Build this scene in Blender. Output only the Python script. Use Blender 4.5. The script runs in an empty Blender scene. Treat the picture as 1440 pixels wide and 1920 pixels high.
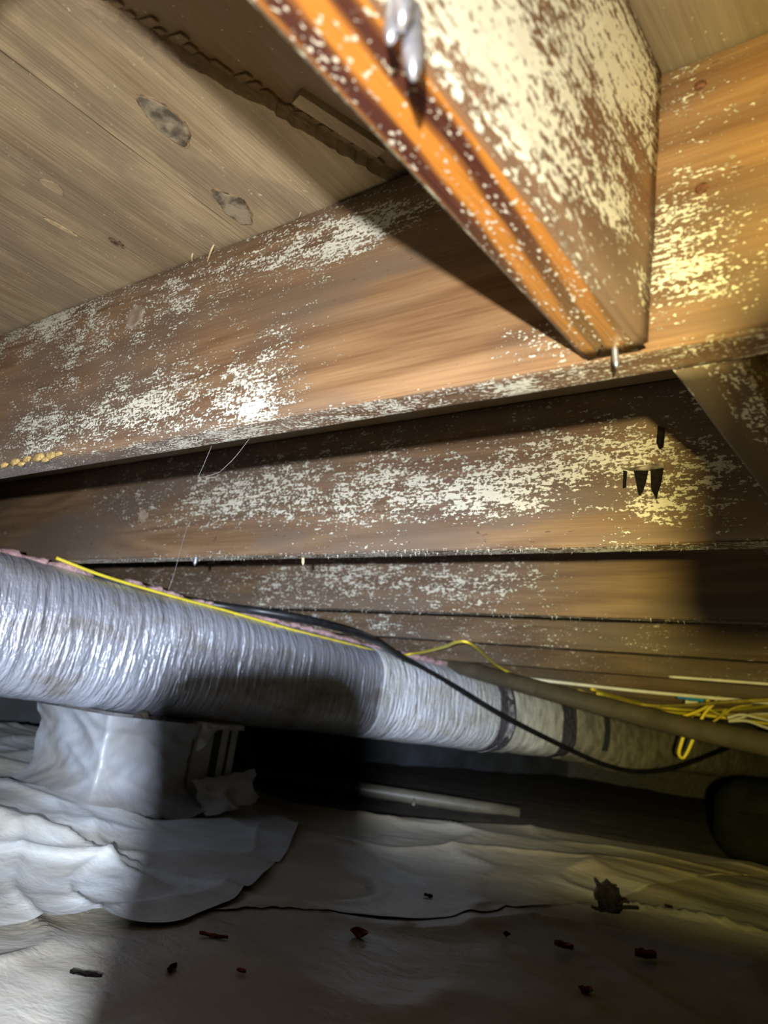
import bpy, bmesh, math, random
import numpy as np
from mathutils import Vector, Matrix, noise
rnd = random.Random(7)
C = bpy.context.scene.collection
PI = math.pi

# ------------------------------------------------------------------ camera
# axes of the crawl space seen from the camera (rows: joist direction X, across the joists Y, up Z; columns: image right, image down, forward)
F = 1445.0
R = np.array([[0.79018043, -0.05281955, -0.61059397], [0.59773111, 0.28651748, 0.74874913], [0.13539726, -0.95661791, 0.25797239]])
cam_d = bpy.data.cameras.new('camera')
cam = bpy.data.objects.new('camera', cam_d); C.objects.link(cam)
M = Matrix.Identity(4)
for i in range(3):
    M[i][0] = R[i, 0]; M[i][1] = -R[i, 1]; M[i][2] = -R[i, 2]
cam.matrix_world = M
cam_d.sensor_fit = 'HORIZONTAL'; cam_d.sensor_width = 36.0; cam_d.lens = F / 1440.0 * 36.0
cam_d.clip_start = 0.004; cam_d.clip_end = 60
cam_d.dof.use_dof = True; cam_d.dof.focus_distance = 0.72; cam_d.dof.aperture_fstop = 11.0
bpy.context.scene.camera = cam

# ------------------------------------------------------------------ world, lamp, exposure
sc = bpy.context.scene
sc.view_settings.view_transform = 'Standard'; sc.view_settings.look = 'None'
sc.view_settings.exposure = 0.0; sc.view_settings.gamma = 1.0; sc.view_settings.use_curve_mapping = False
sc.cycles.use_denoising = True; sc.cycles.diffuse_bounces = 1
world = bpy.data.worlds.new('world'); sc.world = world; world.use_nodes = True
world.node_tree.nodes['Background'].inputs[0].default_value = (0.02, 0.022, 0.03, 1)
world.node_tree.nodes['Background'].inputs[1].default_value = 0.05

LAMP = Vector((0.103, -0.182, -0.012))          # the headlamp above and behind the camera
AIM = Vector((-1.21, 1.463, -0.133))
LAMP_POWER = 430.0
BEAM = [(0.0, 1.0, (0.76, 0.85, 1.0)), (0.12, 0.85, (0.76, 0.85, 1.0)), (0.20, 0.50, (0.78, 0.87, 1.0)), (0.27, 0.34, (0.82, 0.89, 1.0)), (0.36, 0.155, (0.90, 0.93, 0.97)),
        (0.46, 0.095, (0.95, 0.95, 0.93)), (0.56, 0.074, (0.98, 0.95, 0.88)), (0.68, 0.054, (1.0, 0.95, 0.84)), (0.84, 0.041, (1.0, 0.95, 0.82)), (1.02, 0.028, (1.0, 0.94, 0.8)), (1.4, 0.01, (0.8, 0.75, 0.65))]
ld = bpy.data.lights.new('headlamp_beam', 'SPOT'); lo = bpy.data.objects.new('headlamp_beam', ld); C.objects.link(lo)
lo.location = LAMP; lo.rotation_euler = (AIM - LAMP).to_track_quat('-Z', 'Y').to_euler()
ld.energy = LAMP_POWER; ld.spot_size = math.radians(165); ld.spot_blend = 0.3; ld.shadow_soft_size = 0.007
ld.use_nodes = True
nt = ld.node_tree; em = nt.nodes['Emission']
tcn = nt.nodes.new('ShaderNodeTexCoord'); sp = nt.nodes.new('ShaderNodeSeparateXYZ'); nt.links.new(tcn.outputs['Normal'], sp.inputs[0])
sq = nt.nodes.new('ShaderNodeVectorMath'); sq.operation = 'MULTIPLY'; sq.inputs[1].default_value = (0.62, 1.0, 0.0); nt.links.new(tcn.outputs['Normal'], sq.inputs[0])   # beam wider than tall
ln_ = nt.nodes.new('ShaderNodeVectorMath'); ln_.operation = 'LENGTH'; nt.links.new(sq.outputs[0], ln_.inputs[0])
ac = nt.nodes.new('ShaderNodeMath'); ac.operation = 'ARCSINE'; ac.use_clamp = False; nt.links.new(ln_.outputs['Value'], ac.inputs[0])
mr = nt.nodes.new('ShaderNodeMapRange'); mr.inputs[2].default_value = 1.5; nt.links.new(ac.outputs[0], mr.inputs[0])
cr = nt.nodes.new('ShaderNodeValToRGB'); nt.links.new(mr.outputs[0], cr.inputs[0])
while len(cr.color_ramp.elements) < len(BEAM): cr.color_ramp.elements.new(0.5)
for e, (a, s, c) in zip(cr.color_ramp.elements, BEAM):
    e.position = a / 1.5; e.color = (c[0] * s, c[1] * s, c[2] * s, 1)
yr = nt.nodes.new('ShaderNodeMapRange'); yr.interpolation_type = 'SMOOTHSTEP'; yr.inputs[1].default_value = 0.07; yr.inputs[2].default_value = 0.38      # the lens throws a yellow fringe on its right side
nt.links.new(sp.outputs[0], yr.inputs[0])
ym = nt.nodes.new('ShaderNodeMix'); ym.data_type = 'RGBA'; ym.blend_type = 'MULTIPLY'; nt.links.new(yr.outputs[0], ym.inputs[0]); nt.links.new(cr.outputs[0], ym.inputs[6]); ym.inputs[7].default_value = (1.25, 0.98, 0.24, 1)
nt.links.new(ym.outputs[2], em.inputs[0]); em.inputs[1].default_value = 1.0

# ------------------------------------------------------------------ pixel helpers (photo frame 1440 x 1920 -> a real point)
def wd(x, y): return R @ np.array([x - 720.0, y - 960.0, F])
def atZ(x, y, Z): d = wd(x, y); return Vector(d * Z / d[2])
def atY(x, y, Y): d = wd(x, y); return Vector(d * Y / d[1])
def atX(x, y, X): d = wd(x, y); return Vector(d * X / d[0])
def atD(x, y, D): return Vector(wd(x, y) / F * D)
def sm(a, b, x):
    t = min(1, max(0, (x - a) / (b - a))); return t * t * (3 - 2 * t)

# ------------------------------------------------------------------ materials
def N(nt, t, ins=None, **props):
    n = nt.nodes.new('ShaderNode' + t)
    for k, v in props.items(): setattr(n, k, v)
    for k, v in (ins or {}).items():
        s = n.inputs[k]
        if isinstance(v, bpy.types.NodeSocket): nt.links.new(v, s)
        elif isinstance(v, (tuple, list)) and len(v) == 3 and s.type == 'RGBA': s.default_value = (*v, 1)
        else: s.default_value = v
    return n
def math_(nt, op, a, b=0.0, clamp=False): return N(nt, 'Math', {0: a, 1: b}, operation=op, use_clamp=clamp).outputs[0]
def maprange(nt, v, a, b, c=0.0, d=1.0):
    n = N(nt, 'MapRange', {0: v, 1: a, 2: b, 3: c, 4: d}, interpolation_type='SMOOTHSTEP'); return n.outputs[0]
def mix(nt, f, a, b):
    n = N(nt, 'Mix', data_type='RGBA')
    for i, v in ((0, f), (6, a), (7, b)):
        s = n.inputs[i]
        if isinstance(v, bpy.types.NodeSocket): nt.links.new(v, s)
        elif isinstance(v, tuple): s.default_value = (*v, 1)
        else: s.default_value = v
    return n.outputs[2]
def nz(nt, co, scale, detail=3, rough=0.5, loc=(0, 0, 0), dist=0.0, rot=(0, 0, 0)):
    m = N(nt, 'Mapping', {0: co, 1: loc, 2: rot, 3: scale})
    return N(nt, 'TexNoise', {'Vector': m.outputs[0], 'Scale': 1.0, 'Detail': detail, 'Roughness': rough, 'Distortion': dist}).outputs[0]
def newmat(name):
    m = bpy.data.materials.new(name); m.use_nodes = True
    return m, m.node_tree, m.node_tree.nodes['Principled BSDF'], N(m.node_tree, 'TexCoord').outputs['Object']
def plain(name, col, rough=0.6, metal=0.0, var=0.25, vs=60, bump=0.0, spec=0.5):
    m, nt, b, co = newmat(name)
    n = nz(nt, co, (vs,) * 3, 4, 0.6)
    c = mix(nt, maprange(nt, n, 0.35, 0.65), tuple(x * (1 - var) for x in col), tuple(min(1, x * (1 + var)) for x in col))
    nt.links.new(c, b.inputs['Base Color']); b.inputs['Roughness'].default_value = rough; b.inputs['Metallic'].default_value = metal
    b.inputs['Specular IOR Level'].default_value = spec
    if bump:
        bp = N(nt, 'Bump', {'Height': n, 'Distance': bump, 'Strength': 1.0}); nt.links.new(bp.outputs[0], b.inputs['Normal'])
    return m

def wood(name, light, dark, grey, seed, moldcol=(0.86, 0.83, 0.70), dot=1.0, spec=0.4, rough=0.55, rings=46.0, ringw=0.6, moldbump=1.2):
    """weathered softwood with white mold; local X runs along the grain, the mesh attribute 'mold' says how much mold grows there"""
    m, nt, b, co = newmat(name); L = (seed * 3.7, seed * 1.3, seed * 2.1)
    ringn = nz(nt, co, (1.3, 15, 15), 2, 0.45, L, 0.3)
    ring = math_(nt, 'SINE', math_(nt, 'MULTIPLY', ringn, rings)); ring = math_(nt, 'MULTIPLY_ADD', ring, 0.5); ring.node.inputs[2].default_value = 0.5
    fine = nz(nt, co, (14, 420, 420), 3, 0.6, L)
    big = nz(nt, co, (3, 11, 11), 3, 0.55, L)
    g = math_(nt, 'ADD', math_(nt, 'MULTIPLY', ring, ringw), math_(nt, 'MULTIPLY', maprange(nt, fine, 0.3, 0.7), 1 - ringw))
    c = mix(nt, g, light, dark)
    c = mix(nt, maprange(nt, big, 0.40, 0.62), c, grey)
    pit = maprange(nt, nz(nt, co, (60, 130, 130), 3, 0.6, (5, seed, 2)), 0.67, 0.72)
    c = mix(nt, math_(nt, 'MULTIPLY', pit, 0.55), c, (0.03, 0.022, 0.02))
    at = N(nt, 'Attribute', attribute_name='mold').outputs['Fac']
    v1 = nz(nt, co, (330 * dot, 480 * dot, 480 * dot), 5, 0.68, L)
    v2 = nz(nt, co, (70 * dot, 520 * dot, 520 * dot), 4, 0.65, L)
    v3 = nz(nt, co, (30, 70, 70), 3, 0.6, L)
    comb = math_(nt, 'ADD', math_(nt, 'MULTIPLY', v1, 0.48), math_(nt, 'ADD', math_(nt, 'MULTIPLY', v2, 0.28), math_(nt, 'MULTIPLY', v3, 0.24)))
    thr = math_(nt, 'MULTIPLY_ADD', at, -0.27); thr.node.inputs[2].default_value = 0.645
    mk = maprange(nt, math_(nt, 'SUBTRACT', comb, thr), 0.0, 0.022)
    mc = mix(nt, maprange(nt, v3, 0.35, 0.65), moldcol, tuple(x * 0.86 for x in moldcol))
    stain = math_(nt, 'MULTIPLY', maprange(nt, at, 0.12, 0.55), 0.62)          # the mold has stained the wood around it
    c = mix(nt, stain, c, mix(nt, g, (0.19, 0.125, 0.085), (0.10, 0.062, 0.042)))
    c = mix(nt, mk, c, mc)
    nt.links.new(c, b.inputs['Base Color'])
    r = math_(nt, 'MULTIPLY_ADD', mk, 0.8 - rough); r.node.inputs[2].default_value = rough
    nt.links.new(r, b.inputs['Roughness']); b.inputs['Specular IOR Level'].default_value = spec
    h = math_(nt, 'ADD', math_(nt, 'MULTIPLY', fine, 0.35), math_(nt, 'MULTIPLY', mk, moldbump))
    bp = N(nt, 'Bump', {'Height': h, 'Distance': 0.0012, 'Strength': 0.8}); nt.links.new(bp.outputs[0], b.inputs['Normal'])
    return m

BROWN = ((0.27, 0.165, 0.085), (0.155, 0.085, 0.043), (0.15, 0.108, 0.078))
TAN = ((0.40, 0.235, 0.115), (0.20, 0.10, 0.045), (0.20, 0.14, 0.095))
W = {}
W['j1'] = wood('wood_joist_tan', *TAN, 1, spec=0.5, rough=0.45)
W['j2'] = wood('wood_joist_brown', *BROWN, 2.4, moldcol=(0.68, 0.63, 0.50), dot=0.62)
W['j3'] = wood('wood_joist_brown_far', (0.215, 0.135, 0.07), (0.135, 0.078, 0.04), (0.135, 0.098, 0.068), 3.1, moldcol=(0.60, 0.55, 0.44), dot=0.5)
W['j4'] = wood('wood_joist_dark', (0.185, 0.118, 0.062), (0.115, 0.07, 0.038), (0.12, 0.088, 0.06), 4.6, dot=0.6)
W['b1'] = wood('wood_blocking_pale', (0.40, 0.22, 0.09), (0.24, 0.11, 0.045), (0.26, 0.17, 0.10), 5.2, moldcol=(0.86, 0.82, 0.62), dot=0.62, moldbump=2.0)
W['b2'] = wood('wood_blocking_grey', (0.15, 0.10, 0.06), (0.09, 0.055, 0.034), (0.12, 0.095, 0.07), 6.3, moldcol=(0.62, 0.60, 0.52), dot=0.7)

# underside of the near blocking: orange wood with dark heart stripes and glossy beads
def striped():
    m, nt, b, co = newmat('wood_orange_striped')
    s = N(nt, 'SeparateXYZ', {0: co}).outputs
    wob = nz(nt, co, (7, 20, 20), 2, 0.5)
    y = math_(nt, 'ADD', s[1], math_(nt, 'MULTIPLY', math_(nt, 'SUBTRACT', wob, 0.5), 0.012))
    y = math_(nt, 'ADD', y, math_(nt, 'MULTIPLY', s[0], -0.045))
    st = math_(nt, 'SINE', math_(nt, 'MULTIPLY_ADD', y, 360.0)); st.node.inputs[0].links[0].from_node.inputs[2].default_value = 0.6
    fine = nz(nt, co, (20, 500, 500), 3, 0.6)
    k = math_(nt, 'ADD', st, math_(nt, 'MULTIPLY', math_(nt, 'SUBTRACT', fine, 0.5), 1.6))
    c = mix(nt, maprange(nt, k, -0.6, 0.75), (0.60, 0.225, 0.035), (0.085, 0.026, 0.016))
    pale = maprange(nt, s[0], 0.20, 0.40)
    c = mix(nt, math_(nt, 'MULTIPLY', pale, 0.75), c, (0.34, 0.21, 0.085))
    at = N(nt, 'Attribute', attribute_name='mold').outputs['Fac']
    v1 = nz(nt, co, (300, 420, 420), 2, 0.5); v2 = nz(nt, co, (35, 60, 60), 2, 0.5)
    thr = math_(nt, 'MULTIPLY_ADD', at, -0.24); thr.node.inputs[2].default_value = 0.66
    mk = maprange(nt, math_(nt, 'SUBTRACT', math_(nt, 'ADD', math_(nt, 'MULTIPLY', v1, 0.75), math_(nt, 'MULTIPLY', v2, 0.25)), thr), 0.0, 0.03)
    c = mix(nt, mk, c, (0.85, 0.78, 0.62)); nt.links.new(c, b.inputs['Base Color'])
    b.inputs['Roughness'].default_value = 0.32; b.inputs['Specular IOR Level'].default_value = 0.6
    bp = N(nt, 'Bump', {'Height': math_(nt, 'ADD', fine, math_(nt, 'MULTIPLY', mk, 2.0)), 'Distance': 0.0012, 'Strength': 0.7}); nt.links.new(bp.outputs[0], b.inputs['Normal'])
    return m
W['stripe'] = striped()

def plywood(name, seed, light=(0.52, 0.41, 0.265), dark=(0.25, 0.175, 0.105)):
    m, nt, b, co = newmat(name); L = (seed, seed * 2.2, 0)
    A = nz(nt, co, (9, 1.6, 9), 3, 0.5, L, 0.6)
    ring = math_(nt, 'SINE', math_(nt, 'MULTIPLY', A, 55.0))
    fine = nz(nt, co, (330, 12, 330), 3, 0.6, L)
    band = nz(nt, co, (22, 2.5, 22), 3, 0.6, L)
    g = math_(nt, 'ADD', math_(nt, 'MULTIPLY', maprange(nt, ring, -1, 1), 0.22), math_(nt, 'ADD', math_(nt, 'MULTIPLY', maprange(nt, fine, 0.3, 0.7), 0.3), math_(nt, 'MULTIPLY', maprange(nt, band, 0.3, 0.7), 0.5)))
    c = mix(nt, g, light, dark)
    pat = nz(nt, co, (16, 7, 16), 4, 0.6, L)
    c = mix(nt, math_(nt, 'MULTIPLY', maprange(nt, pat, 0.46, 0.60), 0.6), c, (0.27, 0.205, 0.15))
    sp = maprange(nt, nz(nt, co, (260, 200, 260), 3, 0.6, L), 0.68, 0.72)
    c = mix(nt, math_(nt, 'MULTIPLY', sp, 0.6), c, (0.75, 0.68, 0.5))
    nt.links.new(c, b.inputs['Base Color']); b.inputs['Roughness'].default_value = 0.55; b.inputs['Specular IOR Level'].default_value = 0.35
    bp = N(nt, 'Bump', {'Height': math_(nt, 'ADD', fine, math_(nt, 'MULTIPLY', band, 1.5)), 'Distance': 0.0012, 'Strength': 0.7}); nt.links.new(bp.outputs[0], b.inputs['Normal'])
    return m
W['ply1'] = plywood('plywood_pale', 1.0); W['ply2'] = plywood('plywood_pale_far', 4.4)
W['ply3'] = plywood('plywood_brown', 7.7, (0.30, 0.20, 0.105), (0.20, 0.13, 0.065))
W['ply4'] = plywood('plywood_grey', 9.7, (0.27, 0.22, 0.15), (0.17, 0.13, 0.085))

def foil(name, c1, c2, metal, dist):
    m, nt, b, co = newmat(name)
    rid = nz(nt, co, (10, 75, 10), 3, 0.55, (0, 0, 0), 0.5)
    cr_ = nz(nt, co, (60, 130, 60), 3, 0.6)
    dirt = nz(nt, co, (9, 6, 14), 4, 0.62)
    c = mix(nt, maprange(nt, dirt, 0.45, 0.70), c1, c2)
    rust = maprange(nt, nz(nt, co, (14, 30, 9), 3, 0.6, (3, 3, 3)), 0.66, 0.74)
    c = mix(nt, math_(nt, 'MULTIPLY', rust, 0.6), c, (0.25, 0.16, 0.10))
    nt.links.new(c, b.inputs['Base Color']); b.inputs['Metallic'].default_value = metal
    nt.links.new(maprange(nt, dirt, 0.35, 0.7, 0.30, 0.6), b.inputs['Roughness'])
    bp = N(nt, 'Bump', {'Height': math_(nt, 'ADD', rid, math_(nt, 'MULTIPLY', cr_, 0.35)), 'Distance': dist, 'Strength': 0.8}); nt.links.new(bp.outputs[0], b.inputs['Normal'])
    return m
W['foil'] = foil('foil_jacket_silver', (0.58, 0.60, 0.69), (0.34, 0.31, 0.29), 0.5, 0.012); W['foil_lit'] = foil('foil_jacket_lit', (0.76, 0.78, 0.83), (0.60, 0.58, 0.52), 0.12, 0.022)  # second foil is the lit stretch of the same jacket, painted paler

def poly(name, seed, col=(0.60, 0.60, 0.58), stain=0.5):
    m, nt, b, co = newmat(name)
    d = nz(nt, co, (5, 4, 5), 4, 0.6, (seed, 0, 0)); e = nz(nt, co, (34, 26, 30), 4, 0.6, (seed, 3, 0)); s = nz(nt, co, (12, 15, 12), 3, 0.55, (seed, 9, 1))
    c = mix(nt, maprange(nt, d, 0.35, 0.65), col, tuple(x * y for x, y in zip(col, (0.78, 0.70, 0.58))))
    c = mix(nt, math_(nt, 'MULTIPLY', maprange(nt, e, 0.55, 0.75), 0.5 * stain + 0.15), c, (0.24, 0.20, 0.15))
    c = mix(nt, math_(nt, 'MULTIPLY', maprange(nt, s, 0.70, 0.78), stain), c, (0.26, 0.10, 0.03))
    nt.links.new(c, b.inputs['Base Color']); b.inputs['Roughness'].default_value = 0.38; b.inputs['Specular IOR Level'].default_value = 0.5
    bp = N(nt, 'Bump', {'Height': nz(nt, co, (18, 26, 20), 4, 0.6, (seed, 0, 4), 0.3), 'Distance': 0.008, 'Strength': 0.35}); nt.links.new(bp.outputs[0], b.inputs['Normal'])
    return m
W['poly_near'] = poly('polyethylene_dirty', 1, (0.52, 0.49, 0.43)); W['poly_far'] = poly('polyethylene_cream', 5, (0.58, 0.53, 0.42), 0.35)
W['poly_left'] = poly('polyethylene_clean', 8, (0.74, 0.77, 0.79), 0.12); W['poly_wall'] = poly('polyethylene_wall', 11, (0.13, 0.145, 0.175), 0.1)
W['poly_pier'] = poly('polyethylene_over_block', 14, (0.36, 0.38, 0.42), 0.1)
W['dirt'] = plain('bare_soil', (0.05, 0.038, 0.026), 0.95, var=0.5, vs=30, bump=0.01)
W['concrete'] = plain('concrete', (0.14, 0.135, 0.13), 0.9, var=0.25, vs=40, bump=0.004)
W['steel'] = plain('galvanised_nail', (0.52, 0.53, 0.60), 0.34, 0.8, var=0.2, vs=300)
W['rust'] = plain('rusty_nail', (0.16, 0.065, 0.03), 0.8, var=0.5, vs=400, bump=0.001)
W['pink'] = plain('pink_fiberglass', (0.58, 0.36, 0.36), 0.95, var=0.25, vs=70, bump=0.006)
W['yellow'] = plain('yellow_cable_sheath', (0.92, 0.74, 0.06), 0.4, var=0.08, vs=20)
W['olive'] = plain('yellow_cable_sheath_dusty', (0.62, 0.48, 0.07), 0.5, var=0.2, vs=50)
W['white'] = plain('white_cable_sheath', (0.88, 0.85, 0.76), 0.4, var=0.1, vs=20)
W['black'] = plain('black_cable_sheath', (0.016, 0.016, 0.018), 0.38, var=0.3, vs=40)
W['blue'] = plain('blue_wire_connector', (0.03, 0.30, 0.80), 0.35, var=0.1)
W['bpipe'] = plain('brown_pipe', (0.075, 0.06, 0.036), 0.55, var=0.2, vs=14)
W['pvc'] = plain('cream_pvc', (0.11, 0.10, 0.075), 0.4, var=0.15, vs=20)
W['tape'] = plain('shiny_foil_tape', (0.70, 0.70, 0.78), 0.22, 0.9, var=0.2, vs=70, bump=0.03)
W['dtape'] = plain('grey_joint_tape', (0.20, 0.19, 0.22), 0.3, 0.5, var=0.3, vs=60, bump=0.006)
W['galv'] = plain('dull_duct_metal', (0.60, 0.55, 0.45), 0.5, 0.2, var=0.3, vs=18, bump=0.004)
W['drum'] = plain('dark_olive_wrap', (0.009, 0.010, 0.006), 0.8, var=0.25, vs=12, spec=0.08)
W['whitepaint'] = plain('white_painted_metal', (0.50, 0.51, 0.53), 0.4, 0.1, var=0.12, vs=20)
W['slot'] = plain('dark_channel', (0.02, 0.02, 0.022), 0.7)
W['leaf'] = plain('dry_leaf', (0.30, 0.085, 0.02), 0.8, var=0.5, vs=120, bump=0.002, spec=0.1)
W['root'] = plain('dark_root', (0.007, 0.005, 0.0035), 0.9, var=0.4, vs=150, spec=0.1)
W['knot'] = plain('grey_knot_wood', (0.24, 0.20, 0.145), 0.6, var=0.6, vs=70, bump=0.001)
W['knotrim'] = plain('dark_knot_rim', (0.21, 0.145, 0.085), 0.7, var=0.75, vs=120)
W['splint'] = plain('pale_splinter', (0.55, 0.42, 0.25), 0.7, var=0.2, vs=200)
W['small_piece'] = plain('near_black_matte', (0.010, 0.008, 0.006), 0.95, var=0.3, vs=200, spec=0.05)
W['fungus'] = plain('ochre_fungus', (0.50, 0.34, 0.12), 0.75, var=0.25, vs=220, bump=0.002)
W['silk'] = plain('cobweb_silk', (0.4, 0.4, 0.4), 0.5)
W['phone'] = plain('black_phone', (0.02, 0.02, 0.02), 0.4)

# ------------------------------------------------------------------ mesh helpers
def obj(name, verts, faces, mat, parent=None, smooth=True, attr=None, mats=None, fmat=None):
    me = bpy.data.meshes.new(name); me.from_pydata([tuple(v) for v in verts], [], faces); me.update()
    for m in (mats or [mat]): me.materials.append(m)
    if smooth: me.polygons.foreach_set('use_smooth', [True] * len(me.polygons))
    if fmat: me.polygons.foreach_set('material_index', fmat)
    if attr is not None:
        a = me.attributes.new('mold', 'FLOAT', 'POINT'); a.data.foreach_set('value', attr)
    o = bpy.data.objects.new(name, me); C.objects.link(o)
    if parent: o.parent = parent; o.matrix_parent_inverse = parent.matrix_world.inverted()
    return o
def tag(o, label, cat, group=None, kind=None):
    o['label'] = label; o['category'] = cat
    if group: o['group'] = group
    if kind: o['kind'] = kind
    return o
def empty(name, loc=(0, 0, 0)):
    o = bpy.data.objects.new(name, None); C.objects.link(o); o.location = loc; o.empty_display_size = 0.02
    o.matrix_world = Matrix.Translation(loc); return o
def struct(o): o['kind'] = 'structure'; return o
def catmull(pts, n=10):
    P = [Vector(p) for p in pts]; P = [2 * P[0] - P[1]] + P + [2 * P[-1] - P[-2]]; out = []
    for i in range(1, len(P) - 2):
        a, b, c, d = P[i - 1:i + 3]
        for k in range(n):
            t = k / n
            out.append(0.5 * (2 * b + (c - a) * t + (2 * a - 5 * b + 4 * c - d) * t * t + (3 * b - a - 3 * c + d) * t ** 3))
    out.append(P[-2]); return out
def tube_geo(path, rad, seg=10, cap=True, flat=1.0):
    V = []; Fc = []; n = len(path); up = Vector((0.13, 0.21, 0.97)); 
    for i, p in enumerate(path):
        t = (path[min(i + 1, n - 1)] - path[max(i - 1, 0)]).normalized()
        s = t.cross(up)
        if s.length < 1e-4: s = t.cross(Vector((1, 0, 0)))
        s.normalize(); u = s.cross(t)
        r = rad(i / (n - 1)) if callable(rad) else rad
        for k in range(seg):
            a = 2 * PI * k / seg; V.append(p + s * (r * math.cos(a)) + u * (r * flat * math.sin(a)))
    for i in range(n - 1):
        for k in range(seg):
            k2 = (k + 1) % seg; Fc.append((i * seg + k, i * seg + k2, (i + 1) * seg + k2, (i + 1) * seg + k))
    if cap: Fc += [tuple(range(seg))[::-1], tuple((n - 1) * seg + k for k in range(seg))]
    return V, Fc
def tube(name, pts, rad, mat, parent=None, seg=10, n=10, flat=1.0, straight=False):
    path = [Vector(p) for p in pts] if straight else catmull(pts, n)
    V, Fc = tube_geo(path, rad, seg, True, flat); return obj(name, V, Fc, mat, parent)
def box_geo(x0, x1, y0, y1, z0, z1):
    V = [Vector((x, y, z)) for z in (z0, z1) for y in (y0, y1) for x in (x0, x1)]
    return V, [(0, 2, 3, 1), (4, 5, 7, 6), (0, 1, 5, 4), (2, 6, 7, 3), (0, 4, 6, 2), (1, 3, 7, 5)]
def bbox(name, x0, x1, y0, y1, z0, z1, mat, parent=None, bev=0.003):
    V, Fc = box_geo(x0, x1, y0, y1, z0, z1); o = obj(name, V, Fc, mat, parent, smooth=False)
    bm = bmesh.new(); bm.from_mesh(o.data); bmesh.ops.bevel(bm, geom=bm.edges[:], offset=bev, segments=2, affect='EDGES'); bm.to_mesh(o.data); bm.free(); return o
def fbm(v, s, o=3): return noise.fractal(Vector(v) * s, 1.0, 2.0, o)

# ------------------------------------------------------------------ lumber
JZ = 0.207; JH = 0.184; ZT = JZ + JH
def lumber(name, a, b, thick, height, mat, cov, seed, step=0.02, wob=0.0007, mats=None, botmat=False, parent=None, rough_end=0.0):
    """rounded plank from a to b (points on the middle of the underside); local X along it, faces subdivided; cov(world) -> mold share"""
    a = Vector(a); b = Vector(b); L = (b - a).length; n = max(2, int(L / step)); ang = math.atan2(b.y - a.y, b.x - a.x)
    o_m = Matrix.Translation(a) @ Matrix.Rotation(ang, 4, 'Z'); r = 0.004; h = thick / 2; prof = []
    nb, ns = 6, 10
    for i in range(nb + 1): prof.append((-h + r + (thick - 2 * r) * i / nb, 0.0, 'b'))
    for i in range(1, 4): t = PI / 2 * i / 4; prof.append((h - r + r * math.sin(t), r - r * math.cos(t), 'e'))
    for i in range(ns + 1): prof.append((h, r + (height - 2 * r) * i / ns, 's'))
    for i in range(nb + 1): prof.append((h - r - (thick - 2 * r) * i / nb, height, 't'))
    for i in range(ns + 1): prof.append((-h, height - r - (height - 2 * r) * i / ns, 's'))
    for i in range(1, 4): t = PI / 2 * i / 4; prof.append((-h + r - r * math.cos(PI / 2 - t), r - r * math.sin(t), 'e'))
    m = len(prof); V = []; A = []; Fc = []; fm = []
    for i in range(n + 1):
        x = L * i / n
        for (y, z, k) in prof:
            q = noise.noise(Vector((x * 7 + seed, y * 25, z * 25))) * wob * 2
            dx = 0.0
            if rough_end and i == n: dx = noise.noise(Vector((seed, y * 300, z * 120))) * rough_end
            v = Vector((x + dx, y + q * (1 if y > 0 else -1) * (k != 't'), z + (-abs(q) if k == 'b' else 0)))
            V.append(v); A.append(max(0.0, min(1.0, cov(o_m @ v, k))))
    for i in range(n):
        for k in range(m):
            k2 = (k + 1) % m; Fc.append((i * m + k, (i + 1) * m + k, (i + 1) * m + k2, i * m + k2)); fm.append(1 if (botmat and k < nb) else 0)
    Fc += [tuple(range(m)), tuple(n * m + k for k in range(m))[::-1]]; fm += [0, 0]
    o = obj(name, V, Fc, mat, parent, True, A, mats, fm)
    # hard ends
    for p in o.data.polygons[-2:]: p.use_smooth = False
    o.matrix_world = o_m; return o
def blobs(base, lst, bottom=None, top=None):
    """mold share: base + gaussian patches (x, z, rx, rz, amount) on the face, bottom = share on the underside"""
    def f(p, k):
        v = base
        if k == 'b' and bottom is not None: v = bottom(p) if callable(bottom) else bottom
        else:
            for (x, z, rx, rz, a) in lst: v += a * math.exp(-((p.x - x) / rx) ** 2 - ((p.z - z) / rz) ** 2)
        return v + 0.13 * fbm((p.x, p.y, p.z), 11)
    return f
Y1, Y2, Y3 = 0.365, 0.757, 1.191
def on1(x, y): p = atY(x, y, Y1); return p.x, p.z
def on2(x, y): p = atY(x, y, Y2); return p.x, p.z
def on3(x, y): p = atY(x, y, Y3); return p.x, p.z
m1 = blobs(0.26, [(*on1(100, 590), .16, .045, .34), (*on1(120, 800), .16, .025, .22), (*on1(330, 560), .06, .04, .16), (*on1(130, 690), .12, .05, .10), (*on1(250, 780), .14, .035, .22), (*on1(470, 770), .03, .014, .40), (*on1(500, 700), .10, .04, .24),
                  (*on1(560, 470), .12, .028, .30), (*on1(700, 420), .06, .02, .22), (*on1(780, 570), .10, .055, -.30), (*on1(700, 700), .06, .02, -.25), (*on1(960, 640), .025, .012, .32), (*on1(500, 560), .07, .015, -.10),
                  (*on1(1265, 440), .035, .04, .36), (*on1(1300, 520), .05, .02, .22), (*on1(1260, 150), .03, .03, .2), (*on1(1380, 300), .09, .06, -.10)],
           bottom=lambda p: 0.40 + 0.22 * math.exp(-((p.x + .52) / .10) ** 2) + .15 * math.exp(-((p.x + .28) / .14) ** 2))
m2 = blobs(0.31, [(*on2(500, 940), .3, .05, .22), (*on2(900, 930), .16, .05, .28), (*on2(1150, 850), .08, .03, .26), (*on2(1230, 970), .05, .025, .26), (*on2(1000, 1000), .2, .018, -.3),
                  (*on2(300, 1020), .4, .022, -.25), (*on2(60, 980), .25, .08, -.2), (*on2(1300, 900), .08, .04, .15), (*on2(1120, 920), .04, .02, -.2)], bottom=0.55)
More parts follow.
